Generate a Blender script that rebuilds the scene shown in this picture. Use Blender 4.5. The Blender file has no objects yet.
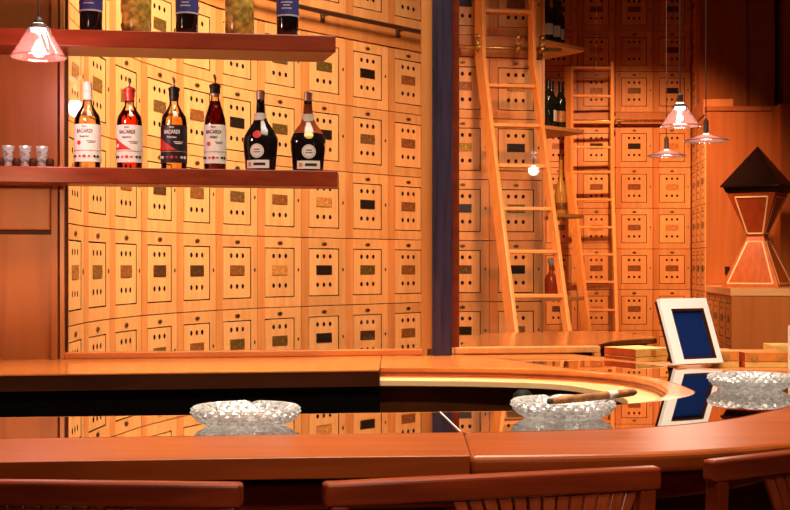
import bpy, bmesh, math, random
from mathutils import Vector, Matrix
random.seed(7)
SC = bpy.context.scene
COL = SC.collection
R = math.radians
F, HZ, CZ = 1230.0, 265.5, 1.40          # focal length (px), horizon row, eye height

# ------------------------------------------------------------------ materials
def new_mat(name):
    m = bpy.data.materials.new(name); m.use_nodes = True
    nt = m.node_tree
    return m, nt, nt.nodes['Principled BSDF']

def wood(name, c1, c2, rough=.35, axis='Z', scale=1.0, rnd=.12, coat=0.0, fine=1.0):
    """two-tone grain stretched along one object axis, a little tone shift per object"""
    m, nt, b = new_mat(name)
    N, L = nt.nodes, nt.links
    tc = N.new('ShaderNodeTexCoord'); oi = N.new('ShaderNodeObjectInfo')
    mp = N.new('ShaderNodeMapping')
    s = [26*scale]*3; s['XYZ'.index(axis)] = 1.6*scale
    mp.inputs['Scale'].default_value = s
    off = N.new('ShaderNodeMath'); off.operation = 'MULTIPLY'; off.inputs[1].default_value = 37.0
    L.new(oi.outputs['Random'], off.inputs[0])
    add = N.new('ShaderNodeVectorMath'); add.operation = 'ADD'
    L.new(tc.outputs['Object'], add.inputs[0]); L.new(off.outputs[0], add.inputs[1])
    L.new(add.outputs[0], mp.inputs['Vector'])
    n1 = N.new('ShaderNodeTexNoise'); n1.inputs['Scale'].default_value = 1.0
    n1.inputs['Detail'].default_value = 5; n1.inputs['Distortion'].default_value = .6
    L.new(mp.outputs[0], n1.inputs['Vector'])
    n2 = N.new('ShaderNodeTexNoise'); n2.inputs['Scale'].default_value = 1.3*scale
    L.new(add.outputs[0], n2.inputs['Vector'])
    mx = N.new('ShaderNodeMath'); mx.operation = 'MULTIPLY_ADD'
    mx.inputs[1].default_value = .75*fine; L.new(n1.outputs['Fac'], mx.inputs[0])
    m2 = N.new('ShaderNodeMath'); m2.operation = 'MULTIPLY'; m2.inputs[1].default_value = .3
    L.new(n2.outputs['Fac'], m2.inputs[0]); L.new(m2.outputs[0], mx.inputs[2])
    cr = N.new('ShaderNodeValToRGB')
    cr.color_ramp.elements[0].position = .32; cr.color_ramp.elements[0].color = (*c1, 1)
    cr.color_ramp.elements[1].position = .72; cr.color_ramp.elements[1].color = (*c2, 1)
    L.new(mx.outputs[0], cr.inputs['Fac'])
    hs = N.new('ShaderNodeHueSaturation')
    mr = N.new('ShaderNodeMapRange')
    mr.inputs['To Min'].default_value = 1-rnd; mr.inputs['To Max'].default_value = 1+rnd
    L.new(oi.outputs['Random'], mr.inputs['Value']); L.new(mr.outputs[0], hs.inputs['Value'])
    L.new(cr.outputs['Color'], hs.inputs['Color']); L.new(hs.outputs['Color'], b.inputs['Base Color'])
    b.inputs['Roughness'].default_value = rough
    b.inputs['Coat Weight'].default_value = coat; b.inputs['Coat Roughness'].default_value = .12
    return m

def plain(name, c, rough=.4, metal=0.0, spec=.5, noise=.0, nscale=40):
    m, nt, b = new_mat(name)
    b.inputs['Base Color'].default_value = (*c, 1)
    b.inputs['Roughness'].default_value = rough; b.inputs['Metallic'].default_value = metal
    b.inputs['Specular IOR Level'].default_value = spec
    if noise:
        N, L = nt.nodes, nt.links
        tc = N.new('ShaderNodeTexCoord'); n = N.new('ShaderNodeTexNoise'); n.inputs['Scale'].default_value = nscale
        L.new(tc.outputs['Object'], n.inputs['Vector'])
        cr = N.new('ShaderNodeValToRGB')
        cr.color_ramp.elements[0].position = .35; cr.color_ramp.elements[1].position = .7
        cr.color_ramp.elements[0].color = (*[x*(1-noise) for x in c], 1)
        cr.color_ramp.elements[1].color = (*[min(1, x*(1+noise)) for x in c], 1)
        L.new(n.outputs['Fac'], cr.inputs['Fac']); L.new(cr.outputs['Color'], b.inputs['Base Color'])
    return m

def glass(name, c=(1, 1, 1), rough=.02, ior=1.45):
    m, nt, b = new_mat(name)
    b.inputs['Base Color'].default_value = (*c, 1); b.inputs['Roughness'].default_value = rough
    b.inputs['Transmission Weight'].default_value = 1; b.inputs['IOR'].default_value = ior
    return m

def thin_glass(name, tint=(1, 1, 1), refl=.06, extra=None, frac=0.0):
    """clear sheet: transparent with a faint mirror, optionally some diffuse translucency"""
    m = bpy.data.materials.new(name); m.use_nodes = True
    nt = m.node_tree; N, L = nt.nodes, nt.links
    for n in list(N): N.remove(n)
    out = N.new('ShaderNodeOutputMaterial'); tr = N.new('ShaderNodeBsdfTransparent')
    tr.inputs[0].default_value = (*tint, 1)
    gl = N.new('ShaderNodeBsdfGlossy'); gl.inputs['Roughness'].default_value = .02
    fr = N.new('ShaderNodeFresnel'); fr.inputs[0].default_value = 1.45
    ml = N.new('ShaderNodeMath'); ml.operation = 'MULTIPLY'; ml.inputs[1].default_value = refl/.04
    L.new(fr.outputs[0], ml.inputs[0])
    mx = N.new('ShaderNodeMixShader'); L.new(ml.outputs[0], mx.inputs[0])
    L.new(tr.outputs[0], mx.inputs[1]); L.new(gl.outputs[0], mx.inputs[2])
    last = mx
    if extra:
        t2 = N.new('ShaderNodeBsdfTranslucent'); t2.inputs[0].default_value = (*extra, 1)
        d2 = N.new('ShaderNodeBsdfDiffuse'); d2.inputs[0].default_value = (*extra, 1)
        ms = N.new('ShaderNodeMixShader'); ms.inputs[0].default_value = .5
        L.new(t2.outputs[0], ms.inputs[1]); L.new(d2.outputs[0], ms.inputs[2])
        m3 = N.new('ShaderNodeMixShader'); m3.inputs[0].default_value = frac
        L.new(mx.outputs[0], m3.inputs[1]); L.new(ms.outputs[0], m3.inputs[2]); last = m3
    L.new(last.outputs[0], out.inputs[0])
    return m

def emit(name, c, s):
    m, nt, b = new_mat(name)
    b.inputs['Base Color'].default_value = (*c, 1)
    b.inputs['Emission Color'].default_value = (*c, 1); b.inputs['Emission Strength'].default_value = s
    return m

M = {}
M['locker'] = wood('honey_wood', (.60, .245, .066), (.78, .37, .115), .42, 'Z', 1.0, .10)
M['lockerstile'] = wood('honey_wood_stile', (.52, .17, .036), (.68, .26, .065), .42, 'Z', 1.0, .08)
M['door'] = wood('honey_wood_panel', (.66, .285, .08), (.84, .42, .14), .40, 'Z', 1.1, .08)
M['stile'] = wood('orange_wood', (.50, .165, .035), (.62, .235, .055), .4, 'Z', 1.0, .05)
M['ladderwood'] = wood('ladder_beech', (.72, .28, .06), (.86, .40, .11), .35, 'Z', 1.2, .04)
M['bar'] = wood('bar_mahogany', (.18, .033, .005), (.34, .072, .011), .36, 'X', .9, .03, 0)
M['bar'].node_tree.nodes['Principled BSDF'].inputs['Specular IOR Level'].default_value = .32
M['bar2'] = wood('counter_cherry', (.50, .130, .026), (.66, .215, .048), .25, 'X', .9, .03, .25)
M['rim'] = wood('rim_cherry', (.55, .150, .030), (.72, .25, .07), .25, 'X', .9, .03, .25)
M['gloss'] = wood('glossy_counter_wood', (.36, .095, .020), (.50, .16, .038), .16, 'X', .9, .02, .35)
M['litwood'] = wood('pale_lit_wood', (.84, .50, .22), (.92, .62, .32), .3, 'X', 1, .02, .2)  # wood paled to carry strong light on bar ledge and cabinet top
M['shelfwood'] = wood('shelf_redwood', (.15, .022, .009), (.26, .042, .014), .34, 'X', 1.3, .05, .0)
M['shelfwood'].node_tree.nodes['Principled BSDF'].inputs['Specular IOR Level'].default_value = .25
M['panel'] = wood('panel_wood', (.34, .100, .026), (.46, .150, .042), .38, 'Z', .6, .04)
M['panel3'] = wood('panel_wood_light', (.48, .17, .045), (.60, .24, .07), .4, 'Z', .6, .04)
M['panel2'] = wood('panel_wood_dark', (.20, .060, .014), (.28, .092, .024), .45, 'Z', .6, .04)
M['chair'] = wood('chair_mahogany', (.10, .013, .004), (.26, .040, .010), .34, 'X', 1.4, .05, .0)
M['chair'].node_tree.nodes['Principled BSDF'].inputs['Specular IOR Level'].default_value = .3
M['chairslat'] = wood('chair_slat_wood', (.20, .035, .010), (.42, .085, .026), .35, 'Z', 1.4, .1, 0)
M['darkwood'] = wood('dark_cabinet_wood', (.028, .006, .002), (.06, .015, .005), .5, 'X', .8, .02)
M['floor'] = wood('floor_boards', (.14, .055, .02), (.22, .09, .035), .35, 'Y', .5, .02)
M['ceil'] = plain('ceiling_plaster', (.32, .2, .12), .8, noise=.1)
M['black'] = plain('black_and_unlit', (.004, .0035, .0035), .7, 0, .2)  # black shaker, and shade painted into the unlit counter interiors
M['hole'] = plain('dark_hole', (.012, .006, .003), .9)
M['steel'] = wood('blackened_steel', (.006, .004, .014), (.05, .032, .075), .4, 'Z', 2.2, .02)
M['brass'] = plain('aged_brass', (.55, .33, .10), .35, .85, .5, .35, 60)
M['brassdk'] = plain('dark_brass', (.22, .11, .035), .38, .8, .5, .4, 60)
M['platebrown'] = plain('brown_plate', (.30, .10, .022), .35, .2, .5, .4, 60)
M['plateblack'] = plain('black_plate', (.022, .013, .008), .3, .3, .5, .5, 50)
M['plateolive'] = plain('olive_brass', (.36, .22, .045), .35, .75, .5, .35, 60)
M['platewood'] = plain('orange_plate', (.62, .24, .05), .4, .1, .5, .3, 60)
M['chrome'] = plain('chrome', (.8, .78, .75), .15, 1)
M['spout'] = plain('pale_metal_spout', (.75, .58, .45), .4, .3)
M['iron'] = plain('oiled_bronze_rail', (.11, .055, .03), .35, .7)
M['mirror'] = plain('black_mirror_glass', (.58, .53, .48), .012, 1.0)
M['pane'] = thin_glass('partition_glass', (1, 1, 1), .022)
M['shade'] = thin_glass('frosted_pink_glass', (1, .84, .80), .10, (.80, .42, .38), .05)
M['bulb'] = emit('lit_bulb', (1, .93, .88), 14)
M['white'] = plain('white_lacquer', (.97, .96, .94), .25)
M['screen'] = plain('navy_screen', (.006, .022, .12), .12)
M['crystal'] = None
M['bottleclear'] = thin_glass('clear_bottle_glass', (.96, .93, .86), .10)
M['paper'] = plain('label_paper', (.86, .80, .72), .6)
M['ink'] = plain('label_ink', (.02, .012, .015), .6)
M['redink'] = plain('red_ink', (.60, .03, .02), .5)
M['blackpaper'] = plain('black_label', (.018, .012, .016), .4)
M['blueink'] = plain('blue_label', (.03, .03, .16), .45)
M['silver'] = plain('silver_line', (.75, .72, .78), .3, .6)
M['goldink'] = plain('gold_ink', (.62, .36, .10), .4, .5)
M['cream'] = plain('cream_inlay', (.92, .72, .40), .35)
M['darkglass'] = plain('dark_bottle_glass', (.008, .006, .006), .08, 0, .7)
M['wineglass'] = plain('green_black_glass', (.010, .014, .008), .1, 0, .7)
M['rumpale'] = thin_glass('pale_gold_rum', (.99, .94, .78), .03)
M['rumred'] = thin_glass('red_rum', (.86, .24, .07), .03)
M['rumgold'] = thin_glass('gold_rum', (.96, .78, .42), .03)
M['rumdark'] = thin_glass('dark_rum', (.30, .05, .02), .03)
M['amberneck'] = plain('amber_neck', (.34, .075, .025), .1, 0, .7)
M['cognac'] = plain('golden_spirit', (.75, .36, .05), .1, 0, .8)
M['port'] = plain('ruby_spirit', (.40, .06, .015), .1, 0, .8)
M['mustard'] = plain('textured_amber_bottle', (.50, .33, .06), .15, 0, .8, .5, 45)
M['redcap'] = plain('red_cap', (.70, .05, .03), .35)
M['blackcap'] = plain('black_cap', (.012, .01, .01), .35)
M['whitecap'] = plain('white_cap', (.86, .82, .76), .4)
M['goldcap'] = plain('champagne_cap', (.72, .52, .34), .35, .4)
M['boxred'] = plain('cigar_box_redwood', (.45, .06, .012), .35, noise=.2, nscale=18)
M['boxorange'] = plain('cigar_box_cedar', (.80, .27, .05), .35, noise=.15, nscale=18)
M['boxyellow'] = plain('cigar_box_pale', (.85, .55, .15), .4, noise=.15, nscale=18)
M['tobacco'] = plain('tobacco_leaf', (.33, .13, .035), .7, noise=.4, nscale=60)
M['ash'] = plain('cigar_ash', (.05, .035, .03), .9)
M['sculred'] = wood('humidor_redwood', (.34, .050, .012), (.46, .085, .020), .3, 'Z', 1, .02, .0)
M['sculorange'] = wood('humidor_orange_burl', (.42, .075, .008), (.62, .15, .020), .3, 'Z', 1.2, .02, .0)
M['sculblack'] = plain('humidor_black_lacquer', (.014, .006, .005), .12)
M['cord'] = plain('lamp_cord', (.06, .035, .03), .5)

def crystal():
    m = bpy.data.materials.new('cut_crystal'); m.use_nodes = True
    nt = m.node_tree; N, L = nt.nodes, nt.links
    for n in list(N): N.remove(n)
    out = N.new('ShaderNodeOutputMaterial')
    gl = N.new('ShaderNodeBsdfGlossy'); gl.inputs['Roughness'].default_value = .08
    rf = N.new('ShaderNodeBsdfRefraction'); rf.inputs['IOR'].default_value = 1.5; rf.inputs['Roughness'].default_value = .05
    tl = N.new('ShaderNodeBsdfTranslucent'); tl.inputs[0].default_value = (.9, .9, .92, 1)
    df = N.new('ShaderNodeBsdfDiffuse'); df.inputs[0].default_value = (.82, .82, .84, 1)
    tc = N.new('ShaderNodeBsdfTransparent')
    co_ = N.new('ShaderNodeTexCoord'); vo = N.new('ShaderNodeTexVoronoi'); vo.inputs['Scale'].default_value = 120
    L.new(co_.outputs['Object'], vo.inputs['Vector'])
    bp = N.new('ShaderNodeBump'); bp.inputs['Strength'].default_value = .45; bp.inputs['Distance'].default_value = .003
    L.new(vo.outputs['Distance'], bp.inputs['Height'])
    for q in (gl, rf, tl, df): L.new(bp.outputs[0], q.inputs['Normal'])
    ramp = N.new('ShaderNodeValToRGB'); ramp.color_ramp.elements[0].position = .12; ramp.color_ramp.elements[1].position = .30
    ramp.color_ramp.elements[0].color = (.30, .30, .30, 1); ramp.color_ramp.elements[1].color = (.95, .95, .95, 1)
    sp = N.new('ShaderNodeSeparateColor'); L.new(vo.outputs['Color'], sp.inputs[0]); L.new(sp.outputs[0], ramp.inputs[0])
    def mix(a, b, f):
        x = N.new('ShaderNodeMixShader')
        if isinstance(f, float): x.inputs[0].default_value = f
        else: L.new(f, x.inputs[0])
        L.new(a.outputs[0], x.inputs[1]); L.new(b.outputs[0], x.inputs[2]); return x
    body = mix(mix(rf, tc, .45), mix(tl, df, .45), ramp.outputs[0])
    L.new(mix(body, gl, .22).outputs[0], out.inputs[0])
    return m
M['crystal'] = crystal()

for k_m, v_m in (('darkwood', .12), ('panel', .22), ('panel2', .22), ('panel3', .25), ('bar2', .4)):
    M[k_m].node_tree.nodes['Principled BSDF'].inputs['Specular IOR Level'].default_value = v_m
# ------------------------------------------------------------------ builders
def obj(name, bm, mats, parent=None, smooth=False, bevel=0, bseg=2):
    me = bpy.data.meshes.new(name)
    bmesh.ops.recalc_face_normals(bm, faces=bm.faces)
    bm.to_mesh(me); bm.free()
    if not isinstance(mats, (list, tuple)): mats = [mats]
    for m in mats: me.materials.append(m)
    if smooth:
        for p in me.polygons: p.use_smooth = True
    o = bpy.data.objects.new(name, me); COL.objects.link(o)
    if parent: o.parent = parent
    if bevel:
        md = o.modifiers.new('bevel', 'BEVEL'); md.width = bevel; md.segments = bseg
        md.limit_method = 'ANGLE'; md.angle_limit = R(40)
    return o

def tag(o, label, cat, group=None):
    o['label'] = label; o['category'] = cat
    if group: o['group'] = group
    return o

def thing(name, label, cat, loc=(0, 0, 0), rz=0, group=None):
    o = bpy.data.objects.new(name, None); COL.objects.link(o)
    o.empty_display_size = .05
    o.location = loc; o.rotation_euler = (0, 0, rz)
    return tag(o, label, cat, group)

def part(name, bm, mats, root, world=False, **kw):
    if world:
        mw = Matrix.Translation(root.location) @ root.rotation_euler.to_matrix().to_4x4()
        bm.transform(mw.inverted())
    return obj(name, bm, mats, root, **kw)

def struct(name, bm, mats, **kw):
    o = obj(name, bm, mats, **kw); o['kind'] = 'structure'; return o

def copy_thing(o):
    c = o.copy(); COL.objects.link(c)
    for ch in o.children:
        d = ch.copy(); COL.objects.link(d); d.parent = c
        for g in ch.children:
            e = g.copy(); COL.objects.link(e); e.parent = d
    return c

def BM(): return bmesh.new()

def box(bm, x0, x1, y0, y1, z0, z1, mi=0):
    v = [bm.verts.new((x, y, z)) for z in (z0, z1) for x, y in ((x0, y0), (x1, y0), (x1, y1), (x0, y1))]
    for f in ((0, 3, 2, 1), (4, 5, 6, 7), (0, 1, 5, 4), (1, 2, 6, 5), (2, 3, 7, 6), (3, 0, 4, 7)):
        bm.faces.new([v[i] for i in f]).material_index = mi
    return bm

def prism(bm, pts, z0, z1, mi=0):
    a = [bm.verts.new((x, y, z0)) for x, y in pts]; b = [bm.verts.new((x, y, z1)) for x, y in pts]
    n = len(pts)
    bm.faces.new(a[::-1]).material_index = mi; bm.faces.new(b).material_index = mi
    for i in range(n):
        j = (i+1) % n
        bm.faces.new((a[i], a[j], b[j], b[i])).material_index = mi
    return bm

def lathe(bm, prof, segs=32, mi=0, cx=0, cy=0, sx=1, sy=1, close=True):
    rings = []
    for r, z in prof:
        if r < 1e-6: rings.append([bm.verts.new((cx, cy, z))])
        else: rings.append([bm.verts.new((cx+sx*r*math.cos(2*math.pi*k/segs), cy+sy*r*math.sin(2*math.pi*k/segs), z)) for k in range(segs)])
    for a, b in zip(rings, rings[1:]):
        for k in range(segs):
            l = (k+1) % segs
            if len(a) == 1 and len(b) == 1: continue
            if len(a) == 1: f = bm.faces.new((a[0], b[k], b[l]))
            elif len(b) == 1: f = bm.faces.new((a[k], a[l], b[0]))
            else: f = bm.faces.new((a[k], a[l], b[l], b[k]))
            f.material_index = mi
    if close:
        for rg in (rings[0], rings[-1]):
            if len(rg) > 1: bm.faces.new(rg).material_index = mi
    return bm

def tube(bm, pts, r, segs=10, mi=0, rr=None):
    pts = [Vector(p) for p in pts]; rings = []; up = Vector((0, 0, 1))
    for i, p in enumerate(pts):
        d = (pts[min(i+1, len(pts)-1)]-pts[max(i-1, 0)]).normalized()
        a = d.cross(up)
        if a.length < 1e-3: a = d.cross(Vector((1, 0, 0)))
        a.normalize(); b = a.cross(d).normalized()
        q = rr[i] if rr else r
        rings.append([bm.verts.new(p+a*q*math.cos(2*math.pi*k/segs)+b*q*math.sin(2*math.pi*k/segs)) for k in range(segs)])
    for A, B in zip(rings, rings[1:]):
        for k in range(segs):
            l = (k+1) % segs
            bm.faces.new((A[k], A[l], B[l], B[k])).material_index = mi
    bm.faces.new(rings[0][::-1]).material_index = mi; bm.faces.new(rings[-1]).material_index = mi
    return bm

def sweep(bm, pts, va, vb, mi=0):
    """rectangular bar along pts; va, vb are half-extent vectors (or lists)"""
    rings = []
    for i, p in enumerate(pts):
        p = Vector(p); a = Vector(va[i] if isinstance(va, list) else va); b = Vector(vb[i] if isinstance(vb, list) else vb)
        rings.append([bm.verts.new(q) for q in (p-a-b, p+a-b, p+a+b, p-a+b)])
    for A, B in zip(rings, rings[1:]):
        for k in range(4):
            l = (k+1) % 4
            bm.faces.new((A[k], A[l], B[l], B[k])).material_index = mi
    bm.faces.new(rings[0][::-1]).material_index = mi; bm.faces.new(rings[-1]).material_index = mi
    return bm

def disc(bm, c, rx, rz, y0, y1, segs=16, mi=0):
    """short elliptical plug with its axis along Y"""
    a = [bm.verts.new((c[0]+rx*math.cos(2*math.pi*k/segs), y0, c[1]+rz*math.sin(2*math.pi*k/segs))) for k in range(segs)]
    b = [bm.verts.new((v.co.x, y1, v.co.z)) for v in a]
    bm.faces.new(a).material_index = mi; bm.faces.new(b[::-1]).material_index = mi
    for k in range(segs):
        l = (k+1) % segs
        bm.faces.new((a[k], b[k], b[l], a[l])).material_index = mi
    return bm

def spline(pts, n=6):
    """Catmull-Rom through 2-D points"""
    out = []
    P = [Vector(p) for p in pts]
    for i in range(len(P)-1):
        p0 = P[max(i-1, 0)]; p1 = P[i]; p2 = P[i+1]; p3 = P[min(i+2, len(P)-1)]
        for k in range(n):
            t = k/n
            out.append(.5*((2*p1)+(-p0+p2)*t+(2*p0-5*p1+4*p2-p3)*t*t+(-p0+3*p1-3*p2+p3)*t**3))
    out.append(P[-1])
    return [(v.x, v.y) for v in out]

def sheet(bm, line, off, z0, z1, mi=0):
    """upright panel following a plan line, thickness off to its left side"""
    n = len(line); L2 = []
    for i, p in enumerate(line):
        a = Vector(line[max(i-1, 0)]); b = Vector(line[min(i+1, n-1)])
        d = (b-a).normalized(); L2.append((p[0]-d.y*off, p[1]+d.x*off))
    return prism(bm, list(line)+L2[::-1], z0, z1, mi)

def px(x, y, Y):
    return Vector(((x-395)/F*Y, Y, CZ-(y-HZ)/F*Y))

def text_mesh(s, size, bend=None, mats=None, name='lettering', parent=None, z=0.0, ang=0.0, sq=1.0):
    """raised lettering; wrapped on a cylinder of radius bend facing -Y"""
    cu = bpy.data.curves.new('t', 'FONT'); cu.body = s; cu.size = size; cu.align_x = 'CENTER'; cu.align_y = 'CENTER'
    cu.extrude = .0002; cu.offset = size*.018
    o = bpy.data.objects.new('t', cu); COL.objects.link(o)
    me = bpy.data.meshes.new_from_object(o)
    bpy.data.objects.remove(o); bpy.data.curves.remove(cu)
    me.materials.clear(); me.materials.append(mats)
    for v in me.vertices:
        x, y, d = v.co.x*sq, v.co.y, v.co.z
        th = x/bend+ang; r = bend+.0006+d
        v.co = (r*math.sin(th), -r*math.cos(th), z+y)
    me.name = name
    q = bpy.data.objects.new(name, me); COL.objects.link(q); q.parent = parent
    return q

# ------------------------------------------------------------------ camera
cam = bpy.data.cameras.new('camera'); co = bpy.data.objects.new('camera', cam); COL.objects.link(co)
co.location = (0, 0, CZ); co.rotation_euler = (R(90), 0, 0)
cam.sensor_width = 36; cam.lens = 36*F/790; cam.shift_y = (HZ-255)/790; cam.clip_start = .05
SC.camera = co

# ------------------------------------------------------------------ room shell
H = 4.45
struct('floor', box(BM(), -3.2, 5.2, -1.8, 12.75, -.06, 0), M['floor'])
struct('ceiling', box(BM(), -3.2, 5.2, -1.8, 12.75, H, H+.06), M['ceil'])
struct('wall_back', box(BM(), -3.2, 5.2, 12.6, 12.75, 0, H), M['panel2'])
struct('wall_right', box(BM(), 5.1, 5.2, -1.8, 12.6, 0, H), M['panel2'])
struct('wall_front', box(BM(), -3.2, 5.2, -1.9, -1.8, 0, H), M['panel2'])
struct('wall_side', box(BM(), -3.3, -3.2, -1.8, 12.6, 0, H), M['panel2'])

# ------------------------------------------------------------------ lockers
PITCH, LW = .40, .366
def make_locker(plate):
    """built facing -Y, origin at the middle of the front bottom edge"""
    w, h, d = LW, PITCH-.005, .28
    px0, px1, pz0, pz1 = -.117, .119, .060, .330      # door panel
    g = .006
    bm = BM()
    # carcass: front frame of four boards round the door recess, then the box behind
    fr = .02
    o = bpy.data.objects.new('cigar_locker', None)
    X = [-w/2+.002, px0-g, px1+g, w/2-.002]; Z = [0, pz0-g, pz1+g, h]
    vs = {}
    for i, x in enumerate(X):
        for k, z in enumerate(Z): vs[i, k] = bm.verts.new((x, 0, z))
    for i in range(3):
        for k in range(3):
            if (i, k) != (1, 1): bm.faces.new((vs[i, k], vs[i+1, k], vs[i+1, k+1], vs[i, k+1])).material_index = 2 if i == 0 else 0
    inn = [bm.verts.new((x, fr, z)) for x, z in ((X[1], Z[1]), (X[2], Z[1]), (X[2], Z[2]), (X[1], Z[2]))]
    ring = [vs[1, 1], vs[2, 1], vs[2, 2], vs[1, 2]]
    for k in range(4): bm.faces.new((ring[k], ring[(k+1) % 4], inn[(k+1) % 4], inn[k])).material_index = 1
    bm.faces.new(inn).material_index = 1
    bk = [bm.verts.new((x, d, z)) for x, z in ((X[0], 0), (X[3], 0), (X[3], h), (X[0], h))]
    bm.faces.new(bk)
    bot = [vs[i, 0] for i in range(4)]; top = [vs[i, 3] for i in range(4)]
    lef = [vs[0, k] for k in range(4)]; rig = [vs[3, k] for k in range(4)]
    bm.faces.new(bot+[bk[1], bk[0]]); bm.faces.new(top+[bk[2], bk[3]])
    bm.faces.new(lef+[bk[3], bk[0]]); bm.faces.new(rig+[bk[2], bk[1]])
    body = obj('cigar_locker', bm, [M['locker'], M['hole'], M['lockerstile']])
    # door panel with six bored holes
    cx = (px0+px1)/2
    bm = box(BM(), px0, px1, .0015, fr-.001, pz0, pz1)
    door = obj('door', bm, [M['door'], M['hole']], body)
    cm = BM()
    for zz in (.288, .121):
        for k in (-1, 0, 1): disc(cm, (cx+k*.051, zz), .0115, .0135, -.01, .014, 14)
    cut = obj('cutter', cm, [M['hole']])
    md = door.modifiers.new('holes', 'BOOLEAN'); md.operation = 'DIFFERENCE'; md.object = cut; md.solver = 'EXACT'
    md.material_mode = 'TRANSFER'
    me = bpy.data.meshes.new_from_object(door.evaluated_get(bpy.context.evaluated_depsgraph_get()))
    door.modifiers.clear(); door.data = me
    bpy.data.objects.remove(cut)
    bm = BM()
    box(bm, cx-.062, cx+.062, -.0025, .003, .181, .236)
    for sx in (-1, 1):
        disc(bm, (cx+sx*.058, .2085), .0035, .0035, -.004, -.0025, 8, 1)
    obj('name_plate', bm, [M[plate], M['brassdk']], body)
    bm = disc(BM(), (cx, .362), .0195, .0105, -.004, .002, 20)
    disc(bm, (cx, .362), .004, .004, -.0055, -.004, 8, 1)
    obj('lock', bm, [M['brassdk'], M['hole']], body)
    bm = disc(BM(), (w/2-.026, .21), .0055, .010, -.003, .002, 8)
    obj('keyhole', bm, M['plateblack'], body)
    return body

PLATES = {'plateblack': 'black', 'brass': 'brass', 'brassdk': 'dark brass', 'platebrown': 'brown', 'plateolive': 'olive brass', 'platewood': 'orange'}
PROTO = {p: make_locker(p) for p in PLATES}
USED = set()
ORD = 'first second third fourth fifth sixth seventh eighth ninth tenth eleventh twelfth'.split()
def locker(x, y, z, h, plate, label, group, sx=1.0):
    if plate in USED: o = copy_thing(PROTO[plate])
    else: o = PROTO[plate]; USED.add(plate)
    o.location = (x, y, z); o.rotation_euler = (0, 0, h); o.scale = (sx, 1, 1)
    tag(o, label, 'locker', group)
    return o

# curved wall: straight, then an arc turning right by 43 degrees, then straight
HT = R(43); RA = 3.2
def wall_at(s):
    if s < .37: return Vector((-1.283+.024*(1-s/.37), 4.705+s)), R(90)
    if s < .37+RA*HT:
        t = (s-.37)/RA
        return Vector((-1.283+RA*(1-math.cos(t)), 5.075+RA*math.sin(t))), R(90)-t
    e = s-.37-RA*HT; h = R(47)
    return Vector((-1.283+RA*(1-math.cos(HT))+e*math.cos(h), 5.075+RA*math.sin(HT)+e*math.sin(h))), h
COLPL = ['brass', 'plateolive', 'platebrown', 'brassdk', 'platebrown', 'plateolive', 'plateolive', 'plateblack', 'plateblack', 'platebrown', 'brass']
ROWS = [.763, 1.163, 1.563, 1.963, 2.363]
rnd = random.Random(3)
s0 = 0.0
for c in range(10):
    a, _ = wall_at(s0+c*.37); b, _ = wall_at(s0+(c+1)*.37)
    mid = (a+b)/2; h = math.atan2(b.y-a.y, b.x-a.x)
    ln = (b-a).length
    rows = list(ROWS)+([2.909] if c >= 5 else [])
    for r, z in enumerate(rows):
        pl = COLPL[c] if rnd.random() < .66 else rnd.choice(list(PLATES))
        locker(mid.x, mid.y, z+.0025, h, pl,
               f'honey wood locker with {PLATES[pl]} plate, curved wall, {ORD[c]} column from left, {ORD[r]} row up',
               'lockers on the curved wall', ln/LW)
# middle wall
mh = R(10); m0 = Vector((.262, 8.005))
for c in range(2):
    mid = m0+Vector((math.cos(mh), math.sin(mh)))*(c+.5)*.361
    for r, z in enumerate(ROWS+[2.909, 3.309]):
        pl = ['plateblack', 'plateblack', 'platebrown', 'brassdk', 'plateolive'][(r*3+c*2) % 5]
        locker(mid.x, mid.y, z+.0025, mh, pl,
               f'orange wood locker with {PLATES[pl]} plate behind the near ladder, {"left" if c == 0 else "right"} column, {ORD[r]} row up',
               'lockers behind the near ladder', .361/LW)
# far right wall
RROWS = [.363, .763, 1.163, 1.563, 1.963, 2.363, 2.909, 3.309, 3.709]
for c in range(4):
    xm = 2.91-.186-(3-c)*.372
    for r, z in enumerate(RROWS):
        pl = rnd.choice(['platebrown', 'plateblack', 'platewood', 'brassdk', 'platebrown'])
        locker(xm, 12.1, z+.0025, 0, pl,
               f'locker with {PLATES[pl]} plate on far wall, {ORD[c]} column from shelves, {ORD[r]} row up',
               'lockers on the far wall', .37/LW)
# angled side wall beside the panelling
A0, A1 = Vector((2.915, 12.09)), Vector((2.805, 11.135))
ah = math.atan2(A1.y-A0.y, A1.x-A0.x); al = (A1-A0).length/3
for c in range(3):
    mid = A0+(A1-A0)*((c+.5)/3)
    for r, z in enumerate(RROWS[:6]+(RROWS[6:] if c == 0 else [])):
        pl = rnd.choice(['platebrown', 'plateblack', 'brassdk'])
        locker(mid.x, mid.y, z+.0025, ah, pl,
               f'locker with {PLATES[pl]} plate on side return, {ORD[c]} column from corner, {ORD[r]} row up',
               'lockers on the side return', al/LW*.995)
# low cabinet of lockers carrying the humidor
P0, P1 = Vector((2.797, 11.03)), Vector((2.635, 9.64))
ph = math.atan2(P1.y-P0.y, P1.x-P0.x); pl_ = (P1-P0).length/4
for c in range(4):
    mid = P0+(P1-P0)*((c+.5)/4)
    for r, z in enumerate([.363, .763]):
        pl = rnd.choice(['platebrown', 'plateblack', 'brassdk'])
        locker(mid.x, mid.y, z+.0025, ph, pl,
               f'low locker with {PLATES[pl]} plate under humidor, {ORD[3-c]} column from front corner, {"lower" if r == 0 else "upper"} row',
               'lockers under the hourglass humidor', pl_/LW*.995)

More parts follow.
